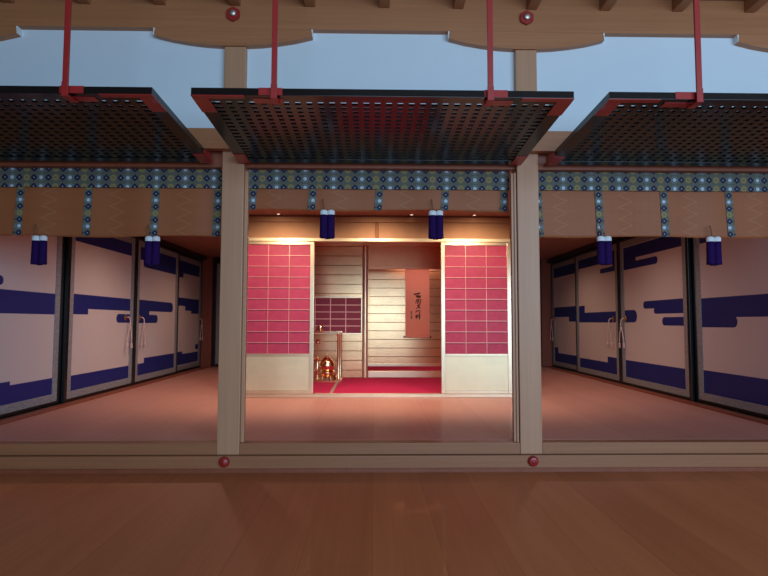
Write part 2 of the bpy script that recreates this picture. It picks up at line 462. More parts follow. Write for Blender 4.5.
# raised lattice shutters ------------------------------------------------------------
SW, SD, ST = 1.90, 1.025, 0.037
def make_shutter():
    r = empty('lattice_shutter', (0, 3.735, 1.870), 'x', 'shutter', 'raised black lattice shutters')
    fr = MB(); H = SW / 2; fw_ = 0.076
    fr.box(-H, H, -SD, -SD + fw_, 0, ST, 0.002); fr.box(-H, H, -fw_, 0, 0, ST, 0.002)
    fr.box(-H, -H + fw_, -SD + fw_, -fw_, 0, ST, 0.002); fr.box(H - fw_, H, -SD + fw_, -fw_, 0, ST, 0.002)
    fr.build('frame', M['lacquer'], r)
    la = MB(); n = 30; p = (SW - 2 * fw_) / n
    for i in range(1, n):
        x = -H + fw_ + i * p; la.box(x - 0.0145, x + 0.0145, -SD + fw_, -fw_, 0.003, 0.0150)
    m_ = 17; q = (SD - 2 * fw_) / m_
    for j in range(1, m_):
        y = -SD + fw_ + j * q; la.box(-H + fw_, H - fw_, y - 0.0125, y + 0.0125, 0.0035, 0.0147)
    la.build('lattice', M['lacquer'], r)
    for s in (-1, 1):
        c = MB()                                  # L-shaped corner fitting below the front corner
        x0, x1 = sorted((s * (H + 0.001), s * (H - 0.26))); c.box(x0, x1, -SD - 0.001, -SD + 0.034, -0.004, -0.0005)
        x0, x1 = sorted((s * (H + 0.002), s * (H - 0.074))); c.box(x0, x1, -SD + 0.035, -SD + 0.20, -0.004, -0.0005)
        c.build('corner_fitting', M['red_metal'], r)['label'] = 'red metal corner fitting'
        g = MB()                                  # hinge strap at the back corner
        x0, x1 = sorted((s * (H + 0.002), s * (H - 0.070))); g.box(x0, x1, -0.17, -0.002, -0.005, -0.0005)
        x0, x1 = sorted((s * (H + 0.006), s * (H + 0.001)))
        g.prism([(-0.20, 0.0), (-0.01, 0.0), (-0.01, 0.055), (-0.09, 0.048), (-0.13, 0.030), (-0.17, 0.034)], lambda a, c_, d: (d, a, c_), x0, x1)
        g.build('hinge', M['red_metal'], r)['label'] = 'red metal hinge strap'
    for s, out in ((-1, 1), (1, -1)):
        x = s * 0.5325
        pl = MB(); pl.box(x - 0.032 if s > 0 else x - 0.085, x + 0.085 if s > 0 else x + 0.032, -SD - 0.003, -SD - 0.0006, 0.001, ST + 0.001)
        pl.box(x - 0.03 if s > 0 else x - 0.12, x + 0.12 if s > 0 else x + 0.03, -SD + 0.0345, -SD + 0.085, -0.004, -0.0005)
        pl.build('rod_plate', M['red_metal'], r)['label'] = 'red metal plate'
    tilt = math.atan2(0.045, SD)
    r.rotation_euler.x = -tilt
    return r
sh = make_shutter(); sh.location.x = 0.050
sh['label'] = 'black lacquered lattice shutter raised flat over the centre bay'
for x, lab in ((-2.040, 'black lacquered lattice shutter raised flat over the left bay'), (2.128, 'black lacquered lattice shutter raised flat over the right bay')):
    c = copy_tree(sh); c.location.x = x; c['label'] = lab
def make_rod(x, label, first=[None]):
    if first[0] is None:
        r = empty('hanging_rod', (0, 2.702, 1.90), 'x', 'rod', 'red rods holding up the shutters')
        b = MB(); b.box(-0.014, 0.014, -0.010, 0.002, 0.050, 1.052, 0.002)
        b.build('bar', M['red_metal'], r)
        MB().tube([(0, -0.004, 1.02), (0, -0.004, 1.054)], 0.019, 12).build('collar', M['red_metal'], r)
        h = MB()
        h.box(-0.016, 0.016, -0.012, -0.002, -0.018, 0.0505, 0.002)
        h.prism([(-0.012, -0.020), (0.075, -0.020), (0.095, -0.008), (0.088, -0.006), (0.072, -0.0125), (-0.012, -0.0125)], lambda a, c, d: (d, a, c), -0.016, 0.016)
        h.build('hook', M['red_metal'], r)['label'] = 'red hook under the shutter edge'
        first[0] = r
    else: r = copy_tree(first[0])
    r.location = (x, 2.695, 1.912); r['label'] = label
    return r
make_rod(-0.488, 'red iron rod holding the left side of the centre shutter')
make_rod(0.577, 'red iron rod holding the right side of the centre shutter')
make_rod(-1.50, 'red iron rod holding the left bay shutter, leftmost in the photo')
make_rod(1.62, 'red iron rod holding the right bay shutter, rightmost in the photo')

# blinds -----------------------------------------------------------------------------
def blind(xc, zbot, label):
    r = empty('bamboo_blind', (xc, 3.885, zbot), label, 'blind', 'bamboo blinds between the posts')
    H = 0.92; ztop = 1.885 - zbot; zb = 1.727 - zbot
    if abs(xc) < 0.5: H = 0.911
    v = MB(); n = 40
    def wob(u, z): return 0.006 * math.sin(u * 7 + 1.3) * (1 - z / ztop) - 0.004 * math.cos(u * 17)
    b = bmesh.new(); cols = []
    zs = [0.0, 0.02, 0.08, 0.16, 0.24, ztop - 0.09]
    zs = [z for z in zs if z < ztop - 0.1] + [ztop - 0.09]
    for i in range(n + 1):
        x = -H + 2 * H * i / n
        cols.append([(x, wob(x, z), z + (0.007 * math.sin(x * 5.5 + xc) if z == 0 else 0)) for z in zs])
    for d in (0.0, 0.006):
        g = [[b.verts.new((x, y + d, z)) for x, y, z in c] for c in cols]
        for i in range(n):
            for j in range(len(zs) - 1):
                f = b.faces.new((g[i][j], g[i + 1][j], g[i + 1][j + 1], g[i][j + 1])); f.smooth = True
        if d == 0: g0 = g
    for i in range(n): b.faces.new((g0[i][0], g0[i + 1][0], g[i + 1][0], g[i][0]))
    v._merge(b)
    v.build('slats', M['bamboo'], r)
    MB().box(-H, H, -0.020, -0.012, zb, ztop - 0.002, 0.002).build('valance', M['brocade'], r)['label'] = 'teal brocade valance band'
    for i in range(5):
        x = (i - 2) * 0.465
        x = max(-H + 0.028, min(H - 0.028, x))
        t = MB(); bb = bmesh.new()
        hs = [0.004, zb * 0.25, zb * 0.5, zb * 0.75, zb + 0.0]
        A = []
        for h_ in hs:
            sh_ = -0.012 * (1 - h_ / zb) * (1 if xc < 0.5 else -1)
            A.append([bb.verts.new((sh_ + sx, wob(x, h_) - dy, h_)) for sx, dy in ((-0.026, 0.006), (0.026, 0.006), (0.026, 0.0015), (-0.026, 0.0015))])
        for p_, q_ in zip(A, A[1:]):
            for k_ in range(4): bb.faces.new((p_[k_], p_[(k_ + 1) % 4], q_[(k_ + 1) % 4], q_[k_]))
        bb.faces.new(A[0]); bb.faces.new(A[-1])
        t._merge(bb)
        t.build('brocade_strip', M['brocade_strip'], r, (x, 0, 0))['label'] = 'narrow teal brocade strip'
    return r
blind(-1.975, 1.388, 'brown bamboo blind with brocade strips in the left bay')
blind(0.044, 1.578, 'brown bamboo blind rolled higher in the centre bay')
blind(2.055, 1.400, 'brown bamboo blind with brocade strips in the right bay')

def make_tassel():
    r = empty('blind_tassel', (0, 3.868, 1.19), 'x', 'tassel', 'purple tassels on the blinds')
    for s in (-1, 1):
        body = []
        for k in range(17):
            a = 2 * PI * k / 17
        sk = MB(); prof = []
        segs = 22; bb = bmesh.new(); rings = []
        for z, rad in ((0.0, 0.031), (0.02, 0.030), (0.07, 0.0285), (0.12, 0.028), (0.158, 0.0275)):
            rings.append([bb.verts.new((s * 0.0245 + (rad * 0.9 + 0.0014 * (k % 2)) * math.cos(2 * PI * k / segs), (rad + 0.0014 * (k % 2)) * 0.8 * math.sin(2 * PI * k / segs), z + (0.006 * math.cos(k * 2.3) if z == 0 else 0) - (0.008 * max(0, -s * math.cos(2 * PI * k / segs)) if z == 0 else 0))) for k in range(segs)])
        for A, B in zip(rings, rings[1:]):
            for k in range(segs):
                f = bb.faces.new((A[k], A[(k + 1) % segs], B[(k + 1) % segs], B[k])); f.smooth = True
        bb.faces.new(rings[0][::-1]); bb.faces.new(rings[-1])
        sk._merge(bb); sk.build('skirt', M['purple'], r)['label'] = 'purple silk fringe'
        cp = MB(); cp.lathe([(0.0262, 0.159), (0.0268, 0.172), (0.0262, 0.186), (0.018, 0.193), (0.006, 0.196), (0, 0.196)], (s * 0.0245, 0, 0), 20, squash=0.8)
        cp.build('cap', M['white_silk'], r)['label'] = 'white silk head'
    MB().tube([(-0.020, -0.012, 0.195), (-0.022, -0.016, 0.215), (-0.026, -0.018, 0.24), (-0.030, -0.014, 0.262), (-0.030, -0.006, 0.268)], 0.0045, 8).build('hook_cord', M['hook_brown'], r)
    return r
tas = make_tassel()
TL = [(-2.284, 1.192, 'purple tassel with white head, leftmost in the left bay'), (-1.517, 1.192, 'purple tassel with white head in the left bay, nearer the left post'),
      (-0.318, 1.382, 'purple tassel with white head, left one of the centre bay'), (0.436, 1.382, 'purple tassel with white head, right one of the centre bay'),
      (1.614, 1.208, 'purple tassel with white head in the right bay, nearer the right post'), (2.388, 1.208, 'purple tassel with white head, rightmost in the right bay')]
for i, (x, z, lab) in enumerate(TL):
    t = tas if i == 0 else copy_tree(tas)
    t.location = (x, 3.855, z); t['label'] = lab

# ------------------------------------------------------------------ sliding doors along both sides
LEFT = {
 1: [(4.109, 4.642, 1.095, 1.174, 'f'), (None, None, 0.865, 1.062, ''), (None, None, 0.105, 0.266, ''), (None, 4.778, 0.26, 0.299, '')],
 2: [(None, None, 1.611, 1.767, ''), (None, None, 0.93, 1.077, ''), (None, 5.95, 0.872, 0.94, ''), (6.607, None, 0.784, 0.889, 'n'), (None, None, 0.105, 0.262, '')],
 3: [(None, None, 1.599, 1.771, ''), (7.334, None, 1.51, 1.61, 'n'), (None, 8.446, 0.937, 1.08, 'f'), (7.209, 7.562, 0.781, 0.945, ''), (7.179, 7.86, 0.78, 0.891, 'f'), (None, None, 0.105, 0.26, ''), (7.43, None, 0.25, 0.325, '')],
 4: [(None, None, 1.574, 1.769, ''), (None, 8.983, 1.499, 1.60, ''), (8.75, None, 1.047, 1.178, 'n'), (9.104, None, 0.978, 1.061, ''), (9.407, None, 0.933, 0.985, ''), (9.649, None, 0.329, 0.415, 'n'), (None, None, 0.12, 0.286, ''), (None, 9.007, 0.27, 0.328, '')],
}
RIGHT = {
 4: [(None, None, 1.593, 1.779, ''), (None, None, 0.892, 1.063, ''), (None, 9.267, 0.811, 0.904, ''), (None, None, 0.11, 0.264, ''), (9.831, None, 0.25, 0.359, '')],
 3: [(None, None, 1.629, 1.772, ''), (8.678, None, 1.593, 1.65, ''), (None, 7.87, 1.488, 1.556, 'f'), (7.29, 7.45, 1.55, 1.64, ''), (None, None, 0.8, 0.947, ''), (8.471, None, 0.94, 1.054, ''), (None, None, 0.105, 0.253, ''), (None, 7.666, 0.24, 0.333, '')],
 2: [(None, None, 1.600, 1.755, ''), (6.784, None, 1.48, 1.61, ''), (6.256, None, 1.470, 1.558, 'n'), (6.784, None, 0.8, 0.956, 'n'), (None, 6.619, 0.962, 1.052, 'f'), (None, 6.369, 0.899, 0.97, 'f'), (None, 6.19, 0.767, 0.86, 'f'), (None, None, 0.105, 0.324, '')],
 1: [(None, None, 1.586, 1.76, ''), (None, None, 0.851, 1.04, ''), (4.954, None, 0.755, 0.862, 'n'), (None, None, 0.105, 0.334, '')],
}
LEDGES = {1: (3.98, 5.518), 2: (5.522, 7.090), 3: (7.094, 8.655), 4: (8.62, 9.93)}
REDGES = {1: (4.02, 5.618), 2: (5.622, 7.238), 3: (7.242, 8.825), 4: (8.79, 10.14)}
DH = 1.862; DZ = 0.012
def round_rect(a0, a1, c0, c1, rd, near):
    """outline in (y, z); rounded end at the near and/or far side"""
    r = (c1 - c0) / 2 * 0.98
    pts = []
    if 'n' in rd:
        for k in range(9):
            t = PI / 2 + PI * k / 8
            pts.append((a0 + r + r * math.cos(t), (c0 + c1) / 2 + r * math.sin(t)))
    else: pts += [(a0, c1), (a0, c0)]
    if 'f' in rd:
        for k in range(9):
            t = -PI / 2 + PI * k / 8
            pts.append((a1 - r + r * math.cos(t), (c0 + c1) / 2 + r * math.sin(t)))
    else: pts += [(a1, c0), (a1, c1)]
    return pts
def door(side, idx, ya, yb, clouds, label, handle=None):
    s = 1 if side == 'L' else -1                       # inward direction along x
    X = (XL if side == 'L' else XR) - s * (0.036 if idx in (1, 4) else 0.0)
    r = empty('sliding_door', (X, (ya + yb) / 2, DZ), label, 'sliding door', 'painted sliding doors along the ' + ('left' if side == 'L' else 'right') + ' aisle')
    yc = (ya + yb) / 2; h = (yb - ya) / 2
    fr = MB(); st = 0.046; x0, x1 = sorted((0, -s * 0.030))
    fr.box(x0, x1, -h, -h + st, 0, DH, 0.003); fr.box(x0, x1, h - st, h, 0, DH, 0.003)
    fr.box(x0, x1, -h + st, h - st, 0, 0.030, 0.003); fr.box(x0, x1, -h + st, h - st, DH - 0.035, DH, 0.003)
    fr.build('frame', M['black_frame'], r)
    bo = MB(); bw = 0.076; x0, x1 = sorted((-s * 0.006, -s * 0.014))
    i0, i1, z0, z1 = -h + st, h - st, 0.030, DH - 0.035
    bo.box(x0, x1, i0, i0 + bw, z0, z1); bo.box(x0, x1, i1 - bw, i1, z0, z1)
    bo.box(x0, x1, i0 + bw, i1 - bw, z0, z0 + bw - 0.008); bo.box(x0, x1, i0 + bw, i1 - bw, z1 - bw, z1)
    bo.build('brocade_border', M['border'], r)['label'] = 'grey blue patterned border'
    pa = MB(); x0, x1 = sorted((-s * 0.0145, -s * 0.024))
    pa.box(x0, x1, i0 + 0.004, i1 - 0.004, z0 + 0.004, z1 - 0.004)
    pa.mi = 1
    c0_, c1_ = i0 + bw, i1 - bw
    for n, (a, b_, za, zb_, rd) in enumerate(clouds):
        a = c0_ if a is None else max(a - yc, c0_); b_ = c1_ if b_ is None else min(b_ - yc, c1_)
        if b_ - a < 0.02: continue
        pa.prism(round_rect(a, b_, max(za - DZ, z0 + bw - 0.006), min(zb_ - DZ, z1 - bw), rd, True), lambda p, q, d: (d, p, q), -s * 0.0145, -s * (0.0138 - 0.00015 * n))
    pa.build('panel', [M['paper'], M['cloud']], r)
    if handle is not None:
        hy = handle - yc; zc = 0.845 - DZ
        f = MB(); f.lathe([(0, s * 0.006), (0.016, s * 0.005), (0.028, s * 0.0), (0.034, -s * 0.003), (0.036, -s * 0.0055), (0, -s * 0.0055)], (0, hy, zc), 24, 'X')
        ff = f.build('door_pull', M['brass'], r); ff['label'] = 'gilt round door pull'
        c = MB(); d = -0.05 if idx in (2, 4) else 0.05
        d *= -1 if idx == 2 else 1
        d = 0.045
        c.tube([(s * 0.008, hy, zc + 0.004), (s * 0.030, hy + 0.005, zc + 0.010), (s * 0.040, hy + d * 0.6, zc - 0.015), (s * 0.038, hy + d, zc - 0.07), (s * 0.034, hy + d, zc - 0.12)], 0.0075, 8)
        kz = zc - 0.12
        c.lathe([(0, -0.018), (0.014, -0.012), (0.018, 0), (0.014, 0.012), (0, 0.018)], (s * 0.034, hy + d, kz), 12)
        for e in (-1, 1):
            c.tube([(s * 0.034, hy + d, kz), (s * 0.034, hy + d + e * 0.035, kz - 0.045), (s * 0.032, hy + d + e * 0.055, kz - 0.12), (s * 0.030, hy + d + e * 0.062, kz - 0.19)], 0.0065, 8)
            c.lathe([(0, 0.012), (0.010, 0.006), (0.013, -0.006), (0.011, -0.012), (0.016, -0.055), (0, -0.057)], (s * 0.030, hy + d + e * 0.062, kz - 0.195), 12)
        c.build('cord', M['cord_pink'], ff)['label'] = 'pale pink cord with two tassel ends'
    return r
ll = {1: 'nearest painted sliding door on the left aisle, cut by the photo edge', 2: 'second nearest painted sliding door on the left aisle, indigo cloud bands',
      3: 'third painted sliding door on the left aisle, beyond the meeting cords', 4: 'farthest painted sliding door on the left aisle, by the left post'}
for i in (1, 2, 3, 4):
    door('L', i, *LEDGES[i], LEFT[i], ll[i], {2: 6.83, 3: 7.24, 4: 9.80}.get(i))
for i in (1, 2, 3, 4):
    door('R', i, *REDGES[i], RIGHT[i], ll[i].replace('left aisle', 'right aisle').replace('left post', 'right post'), {2: 7.08, 3: 7.45, 4: 10.0}.get(i))
for s, X, nm, ye in ((1, XL, 'left', 9.94), (-1, XR, 'right', 10.15)):
    x0, x1 = sorted((X - s * 0.09, X + s * 0.035))
    o = MB().box(x0, x1, 3.98, ye, 1.88, CZ - 0.002, 0.003).build('door_lintel', M['black_frame'])
    tag(o, f'black lintel over the sliding doors of the {nm} aisle', 'lintel')
    x0, x1 = sorted((X + s * 0.012, X + s * 0.115))
    struct('baseboard_' + nm, MB().box(x0, x1, 3.98, ye, 0.0005, 0.014, 0.002), M['red_wood_y'])
    x0, x1 = sorted((X - s * 0.08, X + s * 0.010))
    o = MB().box(x0, x1, 3.98, ye, 0.0005, 0.0115).build('door_track', M['black_frame'])
    tag(o, f'black floor track under the sliding doors of the {nm} aisle', 'track')
    x0, x1 = sorted((X - s * 0.06, X + s * 0.13))
    o = MB().box(x0, x1, ye + 0.004, ye + 0.13, 0.0, CZ - 0.001, 0.005).build('corner_post', M['red_wood'])
    tag(o, f'red brown corner post at the far end of the {nm} aisle', 'post')
    # sliding door across the back of the aisle
    xa, xb = sorted((X + s * 0.136, X + s * 1.45)); yb_ = ye + 0.10
    r = empty('sliding_door', ((xa + xb) / 2, yb_, DZ), f'dark edged sliding door across the far end of the {nm} aisle', 'sliding door')
    h = (xb - xa) / 2
    fr = MB(); fr.box(-h, -h + 0.05, 0, 0.03, 0, DH, 0.003); fr.box(h - 0.05, h, 0, 0.03, 0, DH, 0.003)
    fr.box(-h + 0.05, h - 0.05, 0, 0.03, 0, 0.04, 0.003); fr.box(-h + 0.05, h - 0.05, 0, 0.03, DH - 0.04, DH, 0.003)
    fr.build('frame', M['black_frame'], r)
    MB().box(-h + 0.05, h - 0.05, 0.008, 0.02, 0.04, DH - 0.04).build('panel', M['border'], r)
    o = MB().box(xa, xb, yb_ - 0.02, yb_ + 0.05, 1.88, CZ - 0.002).build('door_lintel', M['black_frame'])
    tag(o, f'short black lintel at the far end of the {nm} aisle', 'lintel')

# ------------------------------------------------------------------ golden tea room
TX0, TX1 = -1.42, 1.53
TCZ = 1.855
struct('wall_tearoom_left', MB().box(TX0 - 0.05, TX0, TF + 0.06, KB + 0.06, 0.036, 1.94), M['gold_board'])
struct('wall_tearoom_right', MB().box(TX1, TX1 + 0.05, TF + 0.06, KB + 0.06, 0.036, 1.94), M['gold_board'])
struct('wall_tearoom_back', MB().box(TX0 + 0.001, -0.148, TB, TB + 0.05, 0.036, TCZ), M['gold_board'])
struct('wall_alcove_back', MB().box(-0.19, TX1 - 0.001, KB, KB + 0.05, 0.02, TCZ), M['gold_board'])
struct('wall_alcove_left', MB().box(-0.145, -0.095, TB + 0.052, KB - 0.001, 0.02, TCZ), M['gold_board'])
struct('wall_alcove_head', MB().box(-0.066, TX1 - 0.001, TB - 0.005, TB + 0.03, 1.585, TCZ - 0.001), M['gold'])
# gold coffered ceiling: panels and raised ribs
c = MB().box(TX0, TX1, TF + 0.06, KB + 0.05, TCZ, TCZ + 0.03)
for i in range(1, 10): 
    x = TX0 + (TX1 - TX0) * i / 10; c.box(x - 0.006, x + 0.006, TF + 0.07, TB - 0.01, TCZ - 0.007, TCZ - 0.0005)
for j in range(1, 6):
    y = TF + (TB - TF) * j / 6; c.box(TX0 + 0.01, TX1 - 0.01, y - 0.005, y + 0.005, TCZ - 0.006, TCZ - 0.0008)
struct('ceiling_tearoom', c, M['gold'])
struct('floor_tearoom', MB().box(TX0 - 0.05, TX1 + 0.05, TF + 0.004, KB + 0.05, 0.0005, 0.018), M['gold_frame'])

# mats
def mat_obj(x0, x1, y0, y1, label):
    r = empty('floor_mat', ((x0 + x1) / 2, (y0 + y1) / 2, 0.0185), label, 'mat', 'crimson mats in the tea room')
    a, b_ = (x1 - x0) / 2, (y1 - y0) / 2
    MB().box(-a + 0.016, a - 0.016, -b_, b_, 0, 0.017, 0.001).build('felt', M['felt'], r)
    for s in (-1, 1):
        x_0, x_1 = sorted((s * a, s * (a - 0.0155)))
        MB().box(x_0, x_1, -b_, b_, 0, 0.0175, 0.001).build('edging', M['edge'], r)['label'] = 'grey gold edging strip'
    return r
mat_obj(TX0 + 0.01, -0.452, TF + 0.055, TB - 0.03, 'crimson mat under the golden tea shelf, left of the grey seam')
mat_obj(-0.448, 0.96, TF + 0.055, TB - 0.03, 'crimson mat in the middle of the golden tea room, right of the grey seam')
mat_obj(0.964, TX1 - 0.01, TF + 0.055, TB - 0.03, 'crimson mat behind the right red shoji screen')
# front sill of the tea room with a beaded gold edge
s_ = empty('tearoom_sill', (CX, TF, 0.0005), 'pale gold sill at the front of the golden tea room', 'sill')
MB().box(-1.43, 1.43, -0.03, 0.035, 0, 0.036, 0.003).build('board', M['gold_frame'], s_)
bd = MB()
for i in range(66):
    x = -0.66 + 1.32 * i / 65
    bd.lathe([(0, 0.0), (0.007, 0.0), (0.008, 0.004), (0.005, 0.008), (0, 0.009)], (x, 0.042, 0.0300), 8)
bd.build('beading', M['gold_frame'], s_)
# corner posts
for x, n in ((TX0 - 0.01, 'left'), (TX1 + 0.01, 'right')):
    o = MB().box(x - 0.035, x + 0.035, TF - 0.02, TF + 0.055, 0.0, 1.94, 0.004).build('gold_post', M['gold_frame'])
    tag(o, f'gold corner post at the {n} front of the tea room', 'post')
# header over the front
hd = empty('tearoom_header', (CX, TF, 1.666), 'gold panelled header above the red shoji screens, with a centre strut', 'header')
MB().box(-1.43, 1.43, -0.025, 0.05, 0, 0.036, 0.003).build('lower_rail', M['gold_koshi'], hd)
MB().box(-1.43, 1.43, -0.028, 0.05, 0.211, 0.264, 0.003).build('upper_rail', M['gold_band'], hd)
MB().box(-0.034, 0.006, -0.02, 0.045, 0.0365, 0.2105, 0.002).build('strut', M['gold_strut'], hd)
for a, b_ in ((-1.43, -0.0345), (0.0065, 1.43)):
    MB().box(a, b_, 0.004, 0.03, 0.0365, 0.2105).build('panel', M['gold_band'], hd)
o = MB().box(TX0 - 0.05, TX1 + 0.05, TF - 0.018, TF + 0.05, 1.9305, CZ - 0.001).build('top_plate', M['red_wood']); tag(o, 'narrow brown plate between the gold header and the hall ceiling', 'beam')

# red shoji screens
def make_shoji():
    r = empty('shoji_screen', (0, TF - 0.004, 0.038), 'x', 'screen', 'red shoji screens of the tea room front')
    W_, H_ = 0.757, 1.626; a = W_ / 2; st = 0.042
    fr = MB()
    fr.box(-a, -a + st, -0.012, 0.018, 0, H_, 0.003); fr.box(a - st, a, -0.012, 0.018, 0, H_, 0.003)
    fr.box(-a + st, a - st, -0.012, 0.018, 0, 0.036, 0.003); fr.box(-a + st, a - st, -0.012, 0.018, H_ - 0.034, H_, 0.003)
    fr.box(-a + st, a - st, -0.012, 0.018, 0.402, 0.424, 0.003)
    fr.build('frame', M['gold_frame'], r)
    MB().box(-a + st, a - st, -0.002, 0.006, 0.0365, 0.4015).build('lower_panel', M['gold_koshi'], r)['label'] = 'pale gold lower panel'
    z0, z1 = 0.4245, H_ - 0.0345
    MB().box(-a + st, a - st, 0.004, 0.008, z0, z1).build('paper', M['shoji'], r)['label'] = 'crimson patterned paper'
    la = MB(); w_ = (W_ - 2 * st) / 3; h_ = (z1 - z0) / 10
    for i in (1, 2): la.box(-a + st + i * w_ - 0.0023, -a + st + i * w_ + 0.0023, -0.006, 0.0035, z0, z1)
    for j in range(1, 10): la.box(-a + st, a - st, -0.005, 0.0033, z0 + j * h_ - 0.0026, z0 + j * h_ + 0.0026)
    la.build('lattice', M['bar'], r)['label'] = 'thin pink gilt lattice bars'
    return r
sj = make_shoji(); sj.location.x = -1.012; sj['label'] = 'red paper shoji screen beside the left post, left of the tea room opening'
c = copy_tree(sj); c.location.x = 1.112; c['label'] = 'red paper shoji screen beside the right post, right of the tea room opening'

# low shoji window in the back wall
r = empty('shoji_window', (-0.694, TB - 0.001, 0.647), 'dark crimson low shoji window in the gold back wall above the tea shelf', 'window')
MB().box(-0.53, 0.53, -0.012, -0.004, 0, 0.484).build('paper', M['shoji_dark'], r)
fr = MB(); fr.box(-0.545, 0.545, -0.024, -0.001, -0.018, 0, 0.002); fr.box(-0.545, 0.545, -0.024, -0.001, 0.484, 0.502, 0.002)
fr.box(-0.545, -0.53, -0.024, -0.001, 0, 0.484, 0.002); fr.box(0.53, 0.545, -0.024, -0.001, 0, 0.484, 0.002)
fr.build('frame', M['gold_frame'], r)
la = MB()
for i in range(1, 5): la.box(-0.53 + 0.212 * i - 0.005, -0.53 + 0.212 * i + 0.005, -0.021, -0.0125, 0, 0.484)
for j in range(1, 5): la.box(-0.53, 0.53, -0.019, -0.0125, 0.0968 * j - 0.005, 0.0968 * j + 0.005)
la.build('lattice', M['bar'], r)

# alcove: post, lintel, front frame, crimson floor
o = MB().lathe([(0.038, 0), (0.038, 1.815)], (-0.108, TB - 0.01, 0.0375), 24).build('alcove_post', M['gold_frame']); tag(o, 'slim gold post between low window and alcove', 'post')
o = MB().box(-0.066, TX1 - 0.001, TB - 0.02, TB + 0.04, 1.538, 1.584, 0.004).build('alcove_lintel', M['gold']); tag(o, 'gold lintel over the alcove, above the hanging scroll', 'lintel')
o = MB().box(-0.066, TX1 - 0.001, TB - 0.02, TB + 0.05, 0.0365, 0.124, 0.004).build('alcove_edge', M['gold_frame']); tag(o, 'gold front edge board of the raised alcove floor', 'edge board')
o = MB().box(-0.094, TX1 - 0.001, TB + 0.0505, KB - 0.001, 0.02, 0.122).build('alcove_mat', M['felt']); tag(o, 'crimson mat on the raised alcove floor below the scroll', 'mat')
o = MB().box(-0.094, TX1 - 0.001, KB - 0.020, KB - 0.0005, 0.1225, 0.165, 0.003).build('alcove_skirting', M['gold_frame']); tag(o, 'pale gold skirting at the back of the alcove', 'skirting')

# hanging scroll with brush writing
SX, SY, SZ0, SZ1 = 0.686, KB - 0.022, 0.575, 1.640
sc = empty('hanging_scroll', (SX, SY, SZ0), 'salmon hanging scroll with black brush writing in the gold alcove', 'scroll')
MB().box(-0.186, 0.186, -0.002, 0.002, 0.0, SZ1 - SZ0).build('mount', M['scroll_silk'], sc)
MB().tube([(-0.186, 0, SZ1 - SZ0), (0.186, 0, SZ1 - SZ0)], 0.007, 10).build('top_bar', M['scroll_silk'], sc)
MB().tube([(-0.19, -0.002, -0.004), (0.19, -0.002, -0.004)], 0.012, 12).build('roller', M['scroll_silk'], sc)
for s in (-1, 1): MB().tube([(s * 0.191, -0.002, -0.004), (s * 0.212, -0.002, -0.004)], 0.016, 14).build('roller_knob', M['black_frame'], sc)['label'] = 'dark roller knob'
PXS = 0.01545 / 7.68
def sp(px, py): return ((px - 364) * PXS, (509.0 - py) * PXS + 0.233)     # writing laid out on a regular grid
x0, z0 = sp(302, 512); x1, z1 = sp(432, 255)
MB().box(x0, x1, -0.0035, -0.0021, z0, z1).build('paper', M['scroll_paper'], sc)
ink = MB()
def stroke(pts, w0, w1=None):
    w1 = w1 or w0
    P = [Vector(sp(*p)) for p in pts]; n = len(P)
    if abs(P[-1].x - P[0].x) > abs(P[-1].y - P[0].y): w0 *= 1.3; w1 *= 1.3
    L_, R_ = [], []
    for i, p in enumerate(P):
        t = (P[min(i + 1, n - 1)] - P[max(i - 1, 0)]).normalized(); q = Vector((-t.y, t.x))
        ww = (w0 + (w1 - w0) * i / (n - 1)) * PXS * 1.45
        L_.append(p + q * ww / 2); R_.append(p - q * ww / 2)
    ink.prism([tuple(v) for v in L_ + R_[::-1]], lambda a, b_, d: (a, d, b_), -0.0036, -0.0050)
STR = [
    ([(336, 302), (350, 298), (368, 294), (386, 291)], 5, 4), ([(352, 292), (353, 304), (356, 316)], 4, 3), ([(371, 287), (370, 300), (366, 317)], 4, 3), ([(352, 318), (370, 315), (391, 314)], 4, 4), ([(362, 304), (362, 312)], 3, 3),
    ([(360, 326), (375, 322), (388, 322), (380, 331)], 4, 3),
    ([(358, 338), (354, 354), (351, 372)], 4, 3), ([(356, 340), (374, 337), (390, 341), (388, 358), (383, 377)], 4, 4), ([(362, 350), (372, 347), (381, 349)], 4, 3), ([(360, 360), (370, 358), (380, 360)], 4, 3), ([(372, 343), (368, 356), (362, 370), (372, 373), (380, 369)], 4, 3),
    ([(361, 388), (373, 385), (385, 382)], 5, 4), ([(376, 377), (373, 391), (366, 403), (355, 413)], 4, 3), ([(370, 397), (378, 402), (386, 404)], 4, 5),
    ([(357, 424), (353, 433), (351, 443)], 5, 3), ([(360, 432), (372, 425), (383, 427), (382, 439), (375, 450)], 5, 4),
    ([(349, 466), (361, 462), (370, 457)], 5, 4), ([(347, 477), (358, 474), (368, 471)], 4, 4), ([(360, 458), (358, 473), (354, 491)], 5, 3), ([(372, 462), (386, 457)], 5, 4), ([(380, 452), (380, 470), (378, 496)], 5, 4), ([(370, 477), (386, 473)], 4, 4),
    ([(313, 437), (322, 433)], 3, 3), ([(317, 430), (316, 444)], 4, 3), ([(312, 448), (323, 446)], 3, 3), ([(318, 452), (314, 462), (320, 464)], 3, 3), ([(312, 474), (324, 471)], 3, 3), ([(319, 468), (318, 480), (314, 488)], 4, 3), ([(319, 482), (324, 486)], 3, 3)]
for cols_, lab in ((lambda x: x > 330, 'column of black cursive brush characters'), (lambda x: x <= 330, 'small black brush signature')):
    ink = MB()
    for pts, w0, w1 in STR:
        if cols_(pts[0][0]): stroke(pts, w0, w1)
    ink.build('writing', M['ink'], sc)['label'] = lab
MB().tube([(-0.10, 0.001, SZ1 - SZ0 + 0.004), (0, 0.001, SZ1 - SZ0 + 0.06), (0.10, 0.001, SZ1 - SZ0 + 0.004)], 0.003, 6).build('cord', M['hook_brown'], sc)

